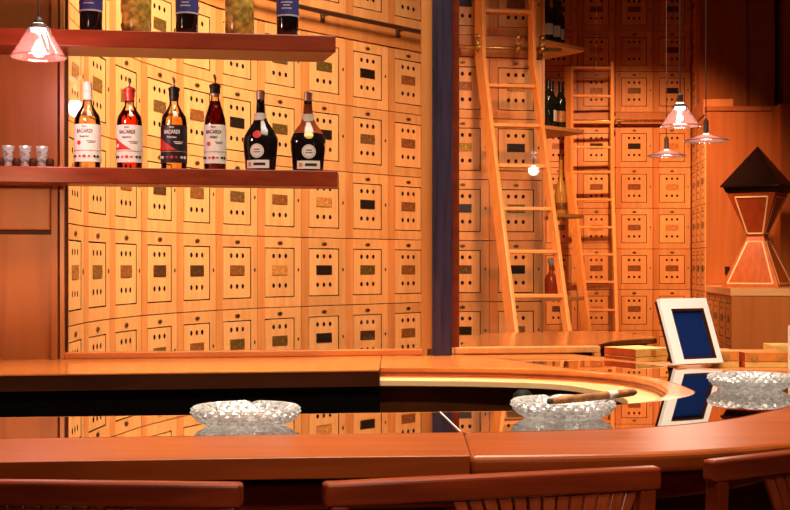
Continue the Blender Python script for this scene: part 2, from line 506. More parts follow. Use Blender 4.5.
# plinths, bands, fillers, all part of the built-in setting
def band_line(off, sA=0.0, sB=3.75, n=40):
    out = []
    for i in range(n+1):
        p, h = wall_at(sA+(sB-sA)*i/n)
        out.append((p.x+math.sin(h)*off, p.y-math.cos(h)*off))
    return out
cl = band_line(0, 0, 3.70)
bm = sheet(BM(), band_line(-.03, 0, 3.70), .25, 0, .76); struct('trim_1', bm, M['stile'])
bm = sheet(BM(), band_line(.012, 0, 3.70), .2, 2.766, 2.905); struct('trim_2', bm, M['stile'])
md_ = Vector((math.cos(mh), math.sin(mh))); mn = Vector((math.sin(mh), -math.cos(mh)))
def mid_box(bm, s0, s1, f, b, z0, z1):
    q = [m0+md_*s0+mn*f, m0+md_*s1+mn*f, m0+md_*s1-mn*b, m0+md_*s0-mn*b]
    return prism(bm, [(v.x, v.y) for v in q], z0, z1)
struct('trim_3', mid_box(BM(), 0, .722, -.03, .28, 0, .76), M['stile'])
struct('trim_4', mid_box(BM(), 0, .722, .015, .25, 2.766, 2.905), M['stile'])
struct('wall_mid', mid_box(BM(), -.06, .722, -.30, .36, 0, H), M['stile'])
struct('wall_shelf_side', prism(BM(), [(.974, 8.13), (.990, 8.13), (1.04, 12.55), (.94, 12.55)], 0, H), M['locker'])
struct('wall_far', box(BM(), .9, 3.3, 12.39, 12.55, 0, H), M['stile'])
struct('trim_5', box(BM(), 1.05, 2.88, 12.08, 12.38, 2.766, 2.905), M['stile'])
struct('trim_6', box(BM(), 1.05, 2.90, 12.13, 12.38, 0, .36), M['stile'])
an = Vector((math.sin(ah), -math.cos(ah)))
def ang_box(bm, a, b, f, bk, z0, z1):
    q = [a+an*f, b+an*f, b-an*bk, a-an*bk]
    return prism(bm, [(v.x, v.y) for v in q], z0, z1)
struct('trim_7', ang_box(BM(), A0, A1, .012, .25, 2.766, 2.905), M['stile'])
struct('trim_8', ang_box(BM(), A0, A1, -.03, .25, 0, .36), M['stile'])
# panelled block behind the humidor, and the recessed panels above it
struct('wall_panel', box(BM(), 2.803, 3.46, 11.06, 11.08, 0, 2.79), M['panel'])
struct('trim_9', box(BM(), 2.80, 3.46, 11.045, 11.24, 2.79, 2.83), M['panel'])
struct('wall_block', box(BM(), 3.40, 5.1, 10.85, 11.05, 0, 2.83), M['panel'], bevel=.004)
struct('wall_upper', box(BM(), 2.865, 3.57, 11.56, 11.7, 2.83, H), M['panel'])
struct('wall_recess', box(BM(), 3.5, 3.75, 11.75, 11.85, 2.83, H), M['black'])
struct('wall_upper_right', box(BM(), 3.635, 5.1, 11.5, 11.7, 2.83, H), M['panel'])
struct('trim_10', box(BM(), 3.30, 3.325, 11.545, 11.565, 2.84, H), M['panel2'])
# low cabinet carcass: top slab, plain front board, plinth
pn = Vector((math.sin(ph), -math.cos(ph)))
cab = thing('low_cabinet', 'plain wooden end and light-paled top slab of low cabinet carrying the humidor', 'cabinet', (3.2, 10.3, 0))
fr_dir = Vector((.993, -.116))
cq = [P0-pn*.0, P1, P1+fr_dir*1.6, Vector((4.3, 10.84)), Vector((3.4, 10.84)), Vector((3.38, 11.04))]
bm = prism(BM(), [(v.x, v.y) for v in [P0+pn*.012+Vector((0, -.004)), P1+pn*.012+Vector((0, -.03)), P1+fr_dir*1.3+pn*.012+Vector((0, -.03)), Vector((3.93, 10.83)), Vector((3.39, 10.83)), Vector((3.37, 11.035))]], 1.163, 1.222)
part('top', bm, M['litwood'], cab, True, bevel=.003)  # the slab's lit look is put into its pale colour
q = [P1+Vector((.002, .0)), P1+fr_dir*1.6, P1+fr_dir*1.6+Vector((0, .9)), P1-pn*.29+Vector((0, .03)), P1-pn*.29]
bm = prism(BM(), [(P1.x+dx+pn.x*.002, P1.y+dy-.117*dx/.993) for dx, dy in ((0, -.018), (1.28, -.018), (1.28, -.006), (0, -.006))], .36, 1.162)
part('front_panel', bm, M['panel3'], cab, True)
bm = prism(BM(), [(P0.x+.03, P0.y), (P1.x+.03, P1.y+.03), (P1.x+1.25, P1.y-.1), (3.38, 10.8), (3.3, 11.05)], 0, .36)
part('plinth', bm, M['panel2'], cab, True)
bm = box(BM(), 2.965, 3.005, 11.043, 11.059, 1.32, 1.39); tag(obj('wall_socket', bm, M['blackcap']), 'small black socket plate low on wooden wall left of humidor', 'socket')

# library rail with brackets
def rail(pts, name, label, br, zr=2.87, mat='iron'):
    t = thing(name, label, 'rail', (pts[0][0], pts[0][1], zr))
    bm = BM(); tube(bm, [(x, y, zr) for x, y in pts], .013, 10)
    part('rod', bm, M[mat], t, True, smooth=True)
    for (x, y), (nx, ny) in br:
        bm = BM(); tube(bm, [(x, y, zr), (x-nx*.075, y-ny*.075, zr)], .008, 8)
        q = Vector((x-nx*.075, y-ny*.075)); 
        tube(bm, [(q.x, q.y, zr-.04), (q.x, q.y, zr+.03)], .016, 8)
        part('bracket', bm, M[mat], t, True)
br = []
for s in (1.3, 2.0, 2.75, 3.4):
    p, h = wall_at(s); n = (math.sin(h), -math.cos(h)); br.append(((p.x+n[0]*.09, p.y+n[1]*.09), n))
rail(band_line(.09, .3, 3.60), 'ladder_rail', 'dark metal ladder rail curving along the left locker wall', br)
e0 = m0+mn*.10+md_*.10; e1 = m0+mn*.10+md_*.82
rail([(e0.x, e0.y), (e1.x, e1.y)], 'ladder_rail', 'metal ladder rail across the lockers behind the near ladder',
     [((e.x, e.y), (mn.x, mn.y)) for e in (e0+md_*.05, e1-md_*.12)], 2.81, 'brass')
rail([(1.5, 11.99), (2.86, 11.99)], 'ladder_rail', 'metal ladder rail across the far locker wall above the pendants',
     [((x, 11.99), (0, -1)) for x in (1.6, 2.2, 2.8)], 2.81, 'brass')

# ------------------------------------------------------------------ ladders
def ladder(label, lp, rp, yaw_l, dep_l, yaw_r, dep_r, th, rungs, rd, hooks):
    t = thing('library_ladder', label, 'ladder', ((lp[-1][0]+rp[-1][0])/2, (lp[-1][1]+rp[-1][1])/2, 0))
    def interp(path, z):
        for a, b in zip(path, path[1:]):
            if a[2] >= z >= b[2]:
                k = (a[2]-z)/(a[2]-b[2]); return Vector(a)+(Vector(b)-Vector(a))*k
        return Vector(path[0])
    for path, yw, dp in ((lp, yaw_l, dep_l), (rp, yaw_r, dep_r)):
        a = Vector((math.cos(yw), math.sin(yw), 0))*th/2; b = Vector((-math.sin(yw), math.cos(yw), 0))*dp/2
        bm = sweep(BM(), [Vector(p)+b for p in path], a, b)
        part('stile', bm, M['ladderwood'], t, True, bevel=.003)
    for z in rungs:
        p, q = interp(lp, z), interp(rp, z)
        d = (q-p).normalized(); n = Vector((-d.y, d.x, 0))
        bm = sweep(BM(), [p+n*rd*.62, q+n*rd*.62], n*rd/2, Vector((0, 0, .011)))
        part('rung', bm, M['ladderwood'], t, True, bevel=.004)
    for hk in hooks:
        bm = BM(); h = Vector(hk)
        tube(bm, [h+Vector((0, -.05, -.05)), h+Vector((0, -.06, .02)), h+Vector((0, -.03, .07)), h+Vector((0, .02, .06)), h+Vector((0, .03, .0))], .009, 8)
        tube(bm, [h+Vector((-.015, -.055, -.02)), h+Vector((.02, -.055, -.02))], .022, 12)
        tube(bm, [h+Vector((-.015, -.05, .05)), h+Vector((.02, -.05, .05))], .018, 12)
        part('roller_hook', bm, M['brass'], t, True, smooth=True)
    return t
zr = [3.02, 2.535, 2.272, 2.01, 1.742, 1.482, 1.222, .962, .70, .44, .20]
ladder('bent library ladder leaning nearest, beside the wine bottle shelves',
       [(.562, 7.78, 3.35), (.567, 7.80, 2.716), (.700, 7.037, 1.0085), (.775, 6.586, 0)],
       [(.888, 7.83, 3.35), (.893, 7.85, 2.70), (1.01, 7.07, 1.0085), (1.08, 6.62, 0)],
       R(24), .105, R(24), .065, .024, zr, .08,
       [(.53, 7.895, 2.81), (.79, 7.935, 2.81), (.945, 7.965, 2.81)])
zr2 = [3.29, 3.02, 2.77, 2.53, 2.29, 2.02, 1.755, 1.50, 1.25, 1.0, .76, .5, .25]
ladder('second library ladder standing against the far locker wall',
       [(1.690, 11.72, 3.30), (1.69, 11.72, 2.30), (1.735, 10.93, .84), (1.76, 10.55, 0)],
       [(2.078, 11.76, 3.35), (2.075, 11.74, 2.30), (1.975, 10.93, .84), (1.93, 10.55, 0)],
       R(34), .10, R(5), .05, .030, zr2, .04,
       [(1.66, 11.93, 2.81), (2.11, 11.93, 2.81)])

# ------------------------------------------------------------------ corner shelves and their bottles
CS = [2.905, 2.335, 1.752, 1.187]
nm = ['top', 'second', 'third', 'lowest']
for z, n in zip(CS, ['topmost corner shelf holding a row of dark wine bottles', 'second corner shelf holding three dark wine bottles',
                     'third corner shelf holding a golden long-necked bottle', 'lowest corner shelf holding a ruby decanter']):
    bm = prism(BM(), [(.993, 8.18), (1.305, 8.48), (1.305, 8.52), (1.002, 8.95)], z-.026, z)
    tag(obj('corner_shelf', bm, M['ladderwood'], bevel=.003), n, 'shelf', 'corner shelves beside the near ladder')

def bottle(name, label, cat, loc, prof, gmat, liquid=None, lmat=None, group=None, rz=0, segs=28, sy=1.0):
    t = thing(name, label, cat, loc, rz, group)
    part('glass', lathe(BM(), prof, segs, sy=sy), gmat, t, smooth=True)
    if liquid: part('liquid', lathe(BM(), liquid, segs, sy=sy), lmat, t, smooth=True)
    return t
def sleeve(t, r, z0, z1, mat, arc=360, ang=0, name='label', n=28, sy=1.0, tk=.0008):
    bm = BM(); full = arc >= 360
    A = [R(ang)+R(arc)*(k/n-.5) for k in range(n+1)]
    vs = [[bm.verts.new(((r+tk*j)*math.sin(a), -(r+tk*j)*math.cos(a)*sy, z)) for a in A] for j in (0, 1) for z in (z0, z1)]
    for k in range(n):
        bm.faces.new((vs[2][k], vs[2][k+1], vs[3][k+1], vs[3][k]))
        bm.faces.new((vs[0][k], vs[0][k+1], vs[1][k+1], vs[1][k]))
        bm.faces.new((vs[1][k], vs[1][k+1], vs[3][k+1], vs[3][k]))
        bm.faces.new((vs[0][k], vs[0][k+1], vs[2][k+1], vs[2][k]))
    return part(name, bm, mat, t, smooth=False)

def wine(label, loc, paper, group, rz=0):
    r, h = .037, .325
    prof = [(.0, .004), (.03, .0), (r, .006), (r, .19), (r*.93, .212), (.019, .248), (.0145, .262), (.0145, h-.006), (.0165, h-.005), (.0165, h), (0, h)]
    t = bottle('wine_bottle', label, 'bottle', loc, prof, M['wineglass'], group=group, rz=rz)
    sleeve(t, .0152, h-.055, h-.006, M['blackcap'], name='capsule')
    if paper: sleeve(t, r+.0005, .05, .125, paper, 150)
    return t
wl = [((1.033, 8.31), M['paper'], 'leftmost wine bottle on topmost corner shelf, pale label'),
      ((1.095, 8.395), M['paper'], 'pale-labelled wine bottle in the middle of topmost corner shelf'),
      ((1.043, 8.53), None, 'unlabelled dark wine bottle at back of topmost corner shelf'),
      ((1.138, 8.51), M['paper'], 'rightmost wine bottle on topmost corner shelf')]
for (x, y), p, l in wl: wine(l, (x, y, CS[0]), p, 'wine bottles on the corner shelves', R(-20))
wl = [((1.036, 8.32), None, 'leftmost dark wine bottle on second corner shelf'),
      ((1.07, 8.42), M['paper'], 'middle wine bottle with narrow pale label on second corner shelf'),
      ((1.14, 8.47), M['platewood'], 'wine bottle with orange label at right of second corner shelf')]
for (x, y), p, l in wl: wine(l, (x, y, CS[1]), p, 'wine bottles on the corner shelves', R(-5))
t = bottle('spirit_bottle', 'tall golden long-necked bottle on third corner shelf', 'bottle', (1.135, 8.42, CS[2]),
           [(0, 0), (.036, 0), (.041, .01), (.043, .12), (.037, .175), (.016, .24), (.0125, .36), (.015, .362), (.015, .372), (0, .372)], M['cognac'])
part('cork', lathe(BM(), [(0, .372), (.012, .372), (.012, .398), (0, .398)], 16), M['brassdk'], t)
sleeve(t, .0435, .03, .075, M['platebrown'], 120)
t = bottle('liqueur_bottle', 'small clear-shouldered bottle behind near ladder on third corner shelf', 'bottle', (1.035, 8.30, CS[2]),
           [(0, 0), (.026, 0), (.028, .01), (.028, .07), (.012, .10), (.010, .13), (0, .13)], M['cognac'])
t = bottle('decanter', 'ruby decanter with ball stopper on lowest corner shelf', 'decanter', (1.07, 8.43, CS[3]),
           [(0, 0), (.042, 0), (.046, .012), (.046, .11), (.036, .14), (.016, .165), (.014, .205), (.02, .21), (0, .21)], M['port'])
part('stopper', lathe(BM(), [(0, .21), (.012, .212), (.024, .23), (.026, .245), (.018, .262), (0, .268)], 20), M['crystal'], t, smooth=True)

# ------------------------------------------------------------------ partition: wall panel, frame, panes, post
TAN = .146
PL = lambda x: 4.103+TAN*x
PA = math.atan(TAN)
def strip(x0, x1, f, b, z0, z1, base=PL):
    """box along the partition line: f in front of it, b behind"""
    return prism(BM(), [(x0, base(x0)-f), (x1, base(x1)-f), (x1, base(x1)+b), (x0, base(x0)+b)], z0, z1)
struct('wall_left', strip(-3.2, -1.0957, -.0, .10, 1.10, H), M['panel'])
struct('wall_left_base', strip(-3.2, .72, .0, .08, 0, 1.055), M['darkwood'])
struct('trim_11', strip(-1.0955, -1.077, .022, .012, 1.101, H), M['panel'])
struct('trim_12', strip(-1.077, -1.070, .0, .012, 1.101, H), M['darkwood'])
struct('trim_13', strip(-1.070, -1.058, .018, .012, 1.101, H), M['stile'])
struct('trim_14', strip(-1.058, -1.052, .004, .012, 1.122, H), M['darkwood'])
struct('trim_15', strip(-3.0, -1.097, .035, 0, 1.513, 1.652), M['panel'], bevel=.004)
struct('trim_16', strip(-3.0, -1.097, .012, 0, 1.50, 1.512), M['darkwood'])
# bottom rail, post and its side trims
struct('trim_17', strip(-1.058, .095, .016, .03, 1.101, 1.121), M['rim'], bevel=.003)
struct('trim_18', strip(.20, .70, .016, .03, 1.103, 1.125), M['cream'] if False else M['door'], bevel=.003)
struct('trim_19', strip(.678, .70, .016, .03, 1.06, 1.103), M['door'])
struct('trim_20', strip(.088, .124, .0, .05, 1.121, H), M['stile'])
struct('trim_21', strip(.190, .216, .0, .05, 1.125, H), M['shelfwood'])
post = tag(obj('post', strip(.124, .190, .04, .06, 1.101, H-.005), M['steel'], bevel=.002), 'blackened steel post rising from the counter between wooden trims', 'post')
def window(n, x0, x1, z0, z1):
    o = struct(n, strip(x0, x1, -.006, .012, z0, z1), M['pane']); return o
window('window_1', -1.050, .088, 1.121, H)
window('window_2', .216, .69, 1.125, H)

# ------------------------------------------------------------------ bar counter
O = [(-1.5, 1.785), (-.603, 1.878), (-.148, 1.922), (.15, 1.942), (.326, 1.958), (.48, 1.99), (.58, 2.03), (.668, 2.079), (.75, 2.14), (.84, 2.235), (.93, 2.36), (1.03, 2.52), (1.15, 2.68), (1.32, 2.82), (1.55, 2.92)]
B = [(-1.5, 2.045), (-.683, 2.127), (-.062, 2.19), (.2, 2.216), (.356, 2.243), (.494, 2.292), (.58, 2.345), (.673, 2.42), (.76, 2.52), (.843, 2.626), (.95, 2.78), (1.08, 2.93), (1.25, 3.05), (1.55, 3.16)]
Nn = [(-1.5, 2.35), (-.777, 2.42), (.01, 2.50), (.246, 2.53)]
G = [(.246, 2.53), (.40, 2.595), (.509, 2.664), (.587, 2.72), (.66, 2.80), (.705, 2.89), (.715, 2.97), (.715, 3.08), (.70, 3.25), (.655, 3.39), (.58, 3.495), (.51, 3.58), (.39, 3.84), (.297, 4.05)]
I = [(.246, 2.52), (.40, 2.585), (.50, 2.66), (.575, 2.74), (.625, 2.85), (.655, 2.97), (.668, 3.11), (.66, 3.24), (.62, 3.37), (.555, 3.455), (.47, 3.525), (.3, 3.595), (.1, 3.62), (-.044, 3.632)]
Ff = [(.60, 4.17), (.64, 4.10), (.694, 3.97), (.788, 3.80), (.85, 3.67), (.922, 3.58), (1.0, 3.545), (1.116, 3.53), (1.55, 3.50)]
Hh = [(.297, 4.05), (.38, 3.96), (.46, 3.95), (.53, 3.945), (.60, 3.92), (.675, 3.855), (.77, 3.71), (.84, 3.58), (.905, 3.51), (1.0, 3.46), (1.1, 3.44), (1.55, 3.40)]
Lp = [(.26, 2.63), (.38, 2.70), (.47, 2.77), (.535, 2.87), (.57, 3.02), (.565, 3.15), (.543, 3.26), (.46, 3.426), (.3, 3.5), (.1, 3.535), (-.044, 3.545)]
TOP = 1.10
sO, sB, sN, sG, sI, sF, sH, sL = [spline(q, 5) for q in (O, B, Nn, G, I, Ff, Hh, Lp)]
bar = thing('bar_counter', 'curved mahogany bar with black mirror glass top and rounded far end', 'bar', (0, 2.2, 0))
def split(line, x, left):
    out = [p for p in line if (p[0] < x if left else p[0] > x)]
    for a, b in zip(line, line[1:]):
        if (a[0]-x)*(b[0]-x) < 0:
            k = (x-a[0])/(b[0]-a[0]); q = (x, a[1]+k*(b[1]-a[1]))
            out = out+[q] if left else [q]+out
            break
    return out
for left, xa, xb in ((True, .118, .122), (False, .1188, .1228)):
    a = split(sO, xa, left); b = split(sB, xb, left)
    part('front_rail', prism(BM(), a+[(x, y+.008) for x, y in b[::-1]], TOP-.034, TOP), M['bar'], bar, True, bevel=.011, bseg=4)
gz0, gz1 = TOP-.02, TOP+.0006
GT = TOP+.0014
g_ = .0015
def shift(line, dy): return [(x, y+dy) for x, y in line]
bl = shift(split(sB, .1165, True), g_); nl = split(sN, .0905, True)
part('glass_top', prism(BM(), bl+nl[::-1], gz0, gz1), M['mirror'], bar, True)
br_ = shift(split(sB, .1195, False), g_); nr = split(sN, .0935, False)
outl = br_+[(1.55, 3.40)][:1]+sH[::-1][1:]+sG[::-1][1:]+nr[::-1][1:]
bm = prism(BM(), outl, gz0, gz1)
part('glass_top', bm, M['mirror'], bar, True)
bm = BM(); sweep(bm, [(.1180, 2.2095, TOP+.0012), (.092, 2.5065, TOP+.0012)], Vector((.0009, .0002, 0)), Vector((0, 0, .0012)))
part('seam_strip', bm, M['paper'], bar, True)
# wooden rim with far worktop and far band
backl = [(-.044, PL(-.044)-.018), (.3, PL(.3)-.018), (.58, PL(.58)-.018)]
rimpoly = sI+backl+sF+[(1.55, 3.402)]+[(x, y+.001) for x, y in sH[::-1][1:]]+sG[::-1][1:-1]
part('wood_rim', prism(BM(), rimpoly, TOP-.03, TOP), M['bar2'], bar, True, bevel=.0025, bseg=2)
part('edge_bead', sheet(BM(), sI, .004, TOP-.020, TOP-.014), M['chair'], bar, True)
part('edge_bead', sheet(BM(), sI, .006, TOP-.0300, TOP-.026), M['bar2'], bar, True)
part('inner_ledge', prism(BM(), sI+sL[::-1], TOP-.048, TOP-.0301), M['litwood'], bar, True, bevel=.002)  # cream colour stands for downlight glare on this step
part('inner_panel', sheet(BM(), sI, -.04, .02, TOP-.048), M['panel2'], bar, True)
part('inner_shelf', prism(BM(), [(x*.97, 2.97+(y-2.97)*.97) for x, y in sI]+[(-.04, 3.1), (-.04, 2.62)], .82, .85), M['black'], bar, True)
# thin wood lip on the near inner edge of the glass
part('inner_lip', sheet(BM(), sN, .010, TOP-.034, TOP), M['rim'], bar, True, bevel=.001)
# body under the near arm
part('front_body', sheet(BM(), shift(sB, -.06), .04, .0, TOP-.034), M['darkwood'], bar, True)
part('back_body', sheet(BM(), shift(sN, -.06), .03, .0, TOP-.034), M['black'], bar, True)
part('front_moulding', sheet(BM(), shift(sB, -.10), .04, .985, 1.030), M['chair'], bar, True, bevel=.006)
part('front_moulding', sheet(BM(), shift(sB, -.085), .025, .0, .12), M['chair'], bar, True)
for k in range(5):
    x = -1.2+k*.33
    yb = split(sB, x, True)[-1][1]-.06
    part('pilaster', box(BM(), x-.035, x+.035, yb-.022, yb+.01, .12, .985), M['chair'], bar, True, bevel=.004)
part('far_body', sheet(BM(), [(.56, 4.10), (.63, 3.99), (.72, 3.80), (.80, 3.62), (.9, 3.52), (1.1, 3.46), (1.5, 3.44)], .03, 0, TOP-.03), M['darkwood'], bar, True)
# back counter at left
bc = thing('back_counter', 'cherry wood back counter with unlit dark edge under the bottle shelves', 'counter', (-.7, 3.6, 0))
fl = lambda x: 3.536+TAN*x
part('worktop', prism(BM(), [(-3.1, fl(-3.1)), (-.0455, fl(-.0455)), (-.0455, PL(-.0455)-.001), (-3.1, PL(-3.1)-.001)], TOP-.004, TOP), M['bar2'], bc, True)
part('edge_board', prism(BM(), [(-3.1, fl(-3.1)+.001), (-.0455, fl(-.0455)+.001), (-.0455, PL(-.0455)-.05), (-3.1, PL(-3.1)-.05)], TOP-.047, TOP-.0041), M['darkwood'], bc, True)  # dark wood puts the unlit edge's shade into its colour
part('cabinet_front', prism(BM(), [(-3.1, fl(-3.1)+.05), (-.0455, fl(-.0455)+.05), (-.0455, PL(-.0455)-.05), (-3.1, PL(-3.1)-.05)], 0.0, TOP-.047), M['black'], bc, True)  # near-black colour stands for the lightless void below the worktop

# black shaker seen inside the U of the bar
t = thing('shaker', 'black round-topped shaker inside the bar, half hidden behind the cigar ashtray', 'shaker', (.343, 3.30, .851))
part('body', lathe(BM(), [(0, 0), (.024, 0), (.030, .15), (0, .15)], 24), M['black'], t, smooth=True)
part('lid', lathe(BM(), [(0, .15), (.031, .151), (.031, .175), (.026, .203), (.014, .215), (0, .217)], 24), M['black'], t, smooth=True)

# ------------------------------------------------------------------ ashtrays
def ashtray(label, loc, rz):
    t = thing('crystal_ashtray', label, 'ashtray', loc, rz, 'cut crystal ashtrays on the bar')
    prof_o = [(.060, .0), (.076, .003), (.089, .010), (.097, .018), (.1015, .026), (.1005, .032), (.098, .036)]
    prof_i = [(.090, .036), (.084, .031), (.076, .024), (.066, .017), (.050, .013)]
    bm = BM(); S = 56; rings = []
    def ring(r, z, amp, ph):
        vs = []
        for k in range(S):
            a = 2*math.pi*k/S
            rr = r*(1+amp*(1 if (k+ph) % 2 else -1))
            zz = z
            if z > .033:
                for q in range(3):
                    da = (a-q*2*math.pi/3-1.57+math.pi) % (2*math.pi)-math.pi
                    zz -= .007*math.exp(-(da/.05)**2)
            vs.append(bm.verts.new((rr*math.cos(a), rr*math.sin(a), zz)))
        return vs
    c0 = bm.verts.new((0, 0, 0)); rings.append(ring(.060, 0, 0, 0))
    for i, (r, z) in enumerate(prof_o[1:]): rings.append(ring(r, z, .028 if i < 5 else .006, i))
    for i, (r, z) in enumerate(prof_i): rings.append(ring(r, z, .015, i))
    c1 = bm.verts.new((0, 0, .013))
    for k in range(S): bm.faces.new((c0, rings[0][(k+1) % S], rings[0][k])); bm.faces.new((c1, rings[-1][k], rings[-1][(k+1) % S]))
    for i, (A, Bq) in enumerate(zip(rings, rings[1:])):
        for k in range(S):
            l = (k+1) % S
            if (k+i) % 2: bm.faces.new((A[k], A[l], Bq[l])); bm.faces.new((A[k], Bq[l], Bq[k]))
            else: bm.faces.new((A[k], A[l], Bq[k])); bm.faces.new((A[l], Bq[l], Bq[k]))
    part('bowl', bm, M['crystal'], t)
    return t
ashtray('empty cut crystal ashtray alone at the left of the bar', (-.279, 2.30, GT), 0)
ashtray('cut crystal ashtray with a cigar resting on its rim', (.329, 2.41, GT), R(8))
ashtray('cut crystal ashtray at far right, beside the white framed screen', (.858, 2.965, GT), R(30))

ca, cb = Vector((.300, 2.352, TOP+.0405)), Vector((.478, 2.44, TOP+.049))
d = (cb-ca).normalized()
t = thing('cigar', 'lit brown cigar with pale band across the middle ashtray', 'cigar', ca)
L_ = (cb-ca).length
pr = [(0, .0055), (.01, .0068), (.25, .0078), (.9, .0078), (.97, .0068), (1.0, .004)]
part('wrapper', tube(BM(), [ca+d*L_*k for k, _ in pr], .007, 14, rr=[r for _, r in pr]), M['tobacco'], t, True, smooth=True)
part('band', tube(BM(), [ca+d*L_*.66, ca+d*L_*.76], .0083, 14), M['paper'], t, True, smooth=True)
part('ash_tip', tube(BM(), [ca-d*.008, ca+d*.001], .0056, 12), M['ash'], t, True, smooth=True)

# ------------------------------------------------------------------ white framed screen
t = thing('picture_frame', 'white framed dark blue screen leaning on an easel at bar end', 'screen', (.908, 3.66, TOP+.006), R(27))
tilt = Matrix.Rotation(R(-22), 4, 'X')
W_, H_ = .182, .207
def lean(bm): bm.transform(tilt); return bm
fl_, fr_, ft_, fb_ = .036, .020, .033, .014          # the screen sits low and to the right in its mount
bm = BM()
x0, x1, z0, z1 = -W_/2+fl_, W_/2-fr_, fb_, H_-ft_
for a in ((-W_/2, W_/2, z1, H_), (-W_/2, W_/2, 0, z0), (-W_/2, x0, z0, z1), (x1, W_/2, z0, z1)):
    box(bm, a[0], a[1], 0, .012, a[2], a[3])
bm.transform(Matrix.Translation((0, 0, .003))); part('frame', lean(bm), M['white'], t)
bm = box(BM(), x0, x1, .006, .010, z0+.003, z1+.003); part('screen', lean(bm), M['screen'], t)
bm = BM()
for a in ((x0, x1, z1-.007, z1), (x0, x1, z0, z0+.007), (x0, x0+.004, z0, z1), (x1-.009, x1, z0, z1)):
    box(bm, a[0], a[1], .001, .008, a[2]+.003, a[3]+.003)
part('mount', lean(bm), M['darkwood'], t)
bm = box(BM(), -W_/2+.001, W_/2-.001, .0152, .024, .014, H_); part('backing', lean(bm), M['darkwood'], t)
bm = BM(); sweep(bm, [(0, .092, .128), (0, .125, -.0005)], Vector((.02, 0, 0)), Vector((0, .003, 0)))
part('easel_leg', bm, M['darkwood'], t)

# ------------------------------------------------------------------ cigar boxes on a side ledge
led = thing('side_ledge', 'low wooden ledge beyond the bar carrying the cigar boxes', 'ledge', (1.1, 3.95, 0))
part('top', prism(BM(), [(.70, 4.06), (.735, 3.99), (.80, 3.87), (.87, 3.72), (.95, 3.62), (1.12, 3.57), (1.7, 3.53), (1.7, 4.30), (.735, 4.30), (.72, 4.17), (.68, 4.17)], 1.060, 1.090), M['panel3'], led, True, bevel=.003)
part('body', prism(BM(), [(.79, 4.08), (.85, 3.92), (.92, 3.74), (1.0, 3.65), (1.6, 3.6), (1.6, 4.25), (.79, 4.25)], 0, 1.060), M['panel2'], led, True)
def cigar_box(label, loc, rz, w, dp, h, lidm, side, base, latches=1, z=1.0905):
    t = thing('cigar_box', label, 'cigar box', (loc[0], loc[1], z), rz, 'cigar boxes past the bar')
    hb = h*.36
    bm = box(BM(), -w/2, w/2, 0, dp, 0, hb)
    for f in bm.faces:
        if abs(f.calc_center_median().x) > w/2-.001: f.material_index = 1
    part('tray', bm, [base, side], t, bevel=.0015)
    bm = BM(); box(bm, -w/2, w/2, 0, dp, hb+.0015, h)
    for f in bm.faces:
        if f.calc_center_median().x < -w/2+.001 or f.calc_center_median().x > w/2-.001: f.material_index = 1
    part('lid', bm, [lidm, side], t, bevel=.0015)
    for k in range(latches):
        x = 0 if latches == 1 else (-.25+.5*k)*w*1.2
        bm = box(BM(), x-.011, x+.011, -.003, 0, h*.60, h*.82); disc(bm, (x, h*.55), .004, .005, -.004, 0, 10)
        part('latch', bm, M['goldink'], t)
    return t
cigar_box('pale yellow cigar box with red-brown side, left of the white screen', (.832, 3.965), R(32), .15, .15, .042, M['boxyellow'], M['boxred'], M['boxyellow'])
cigar_box('small orange cigar box just right of the white screen', (1.005, 3.74), R(3), .085, .12, .049, M['boxorange'], M['boxorange'], M['boxyellow'])
cigar_box('wider orange cigar box with two latches behind the right ashtray', (1.125, 3.72), R(3), .135, .13, .047, M['boxorange'], M['boxred'], M['boxyellow'], 2)
cigar_box('grey-sided cigar box at the picture edge behind the other boxes', (1.30, 3.95), R(-2), .16, .14, .052, M['boxyellow'], M['boxyellow'], M['panel'])
bm = box(BM(), -.05, .05, -.006, .006, 0, .13); o = tag(obj('menu_card', bm, M['paper']), 'upright pale card cut by the right picture edge', 'card'); o.location = (1.226, 3.675, 1.0905)

# ------------------------------------------------------------------ oval counter in the locker room
t = thing('oval_counter', 'glossy orange wood oval counter beyond the partition rail', 'counter', (.7, 5.4, 0))
oc = [(.26, 4.74), (.5, 4.72), (.66, 4.77), (.787, 4.91), (.92, 5.21), (1.05, 5.36), (1.135, 5.41), (1.17, 5.5), (1.15, 5.65), (1.10, 5.88), (1.03, 6.02), (.9, 6.03), (.7, 5.9), (.434, 5.8), (.33, 5.4), (.27, 5.0)]
ocs = spline(oc+[oc[0]], 4)[:-1]
cx, cy = .7, 5.35
part('top', prism(BM(), ocs, 1.055, 1.08), M['gloss'], t, True, bevel=.004)
part('apron', prism(BM(), [(cx+(x-cx)*.9, cy+(y-cy)*.9) for x, y in ocs], 1.0, 1.054), M['chair'], t, True)
part('pedestal', prism(BM(), [(cx+(x-cx)*.7, cy+(y-cy)*.7) for x, y in ocs], 0, 1.0), M['panel2'], t, True)

# ------------------------------------------------------------------ bottle shelves
U = lambda x: 3.875+.13*x
Lw = lambda x: 3.959+.20*x
ush = tag(obj('bottle_shelf', prism(BM(), [(-3.0, U(-3.0)), (-.185, U(-.185)), (-.235, U(-.2)+.195), (-3.0, U(-3.0)+.155)], 2.068, 2.12), M['shelfwood'], bevel=.003),
          'upper redwood shelf with cropped dark and amber bottles', 'shelf', 'bottle shelves')
lsh = tag(obj('bottle_shelf', prism(BM(), [(-3.0, Lw(-3.0)), (-.183, Lw(-.183)), (-.185, Lw(-.183)+.140), (-3.0, Lw(-3.0)+.20)], 1.652, 1.702), M['shelfwood'], bevel=.003),
          'lower redwood shelf carrying six labelled spirit bottles', 'shelf', 'bottle shelves')

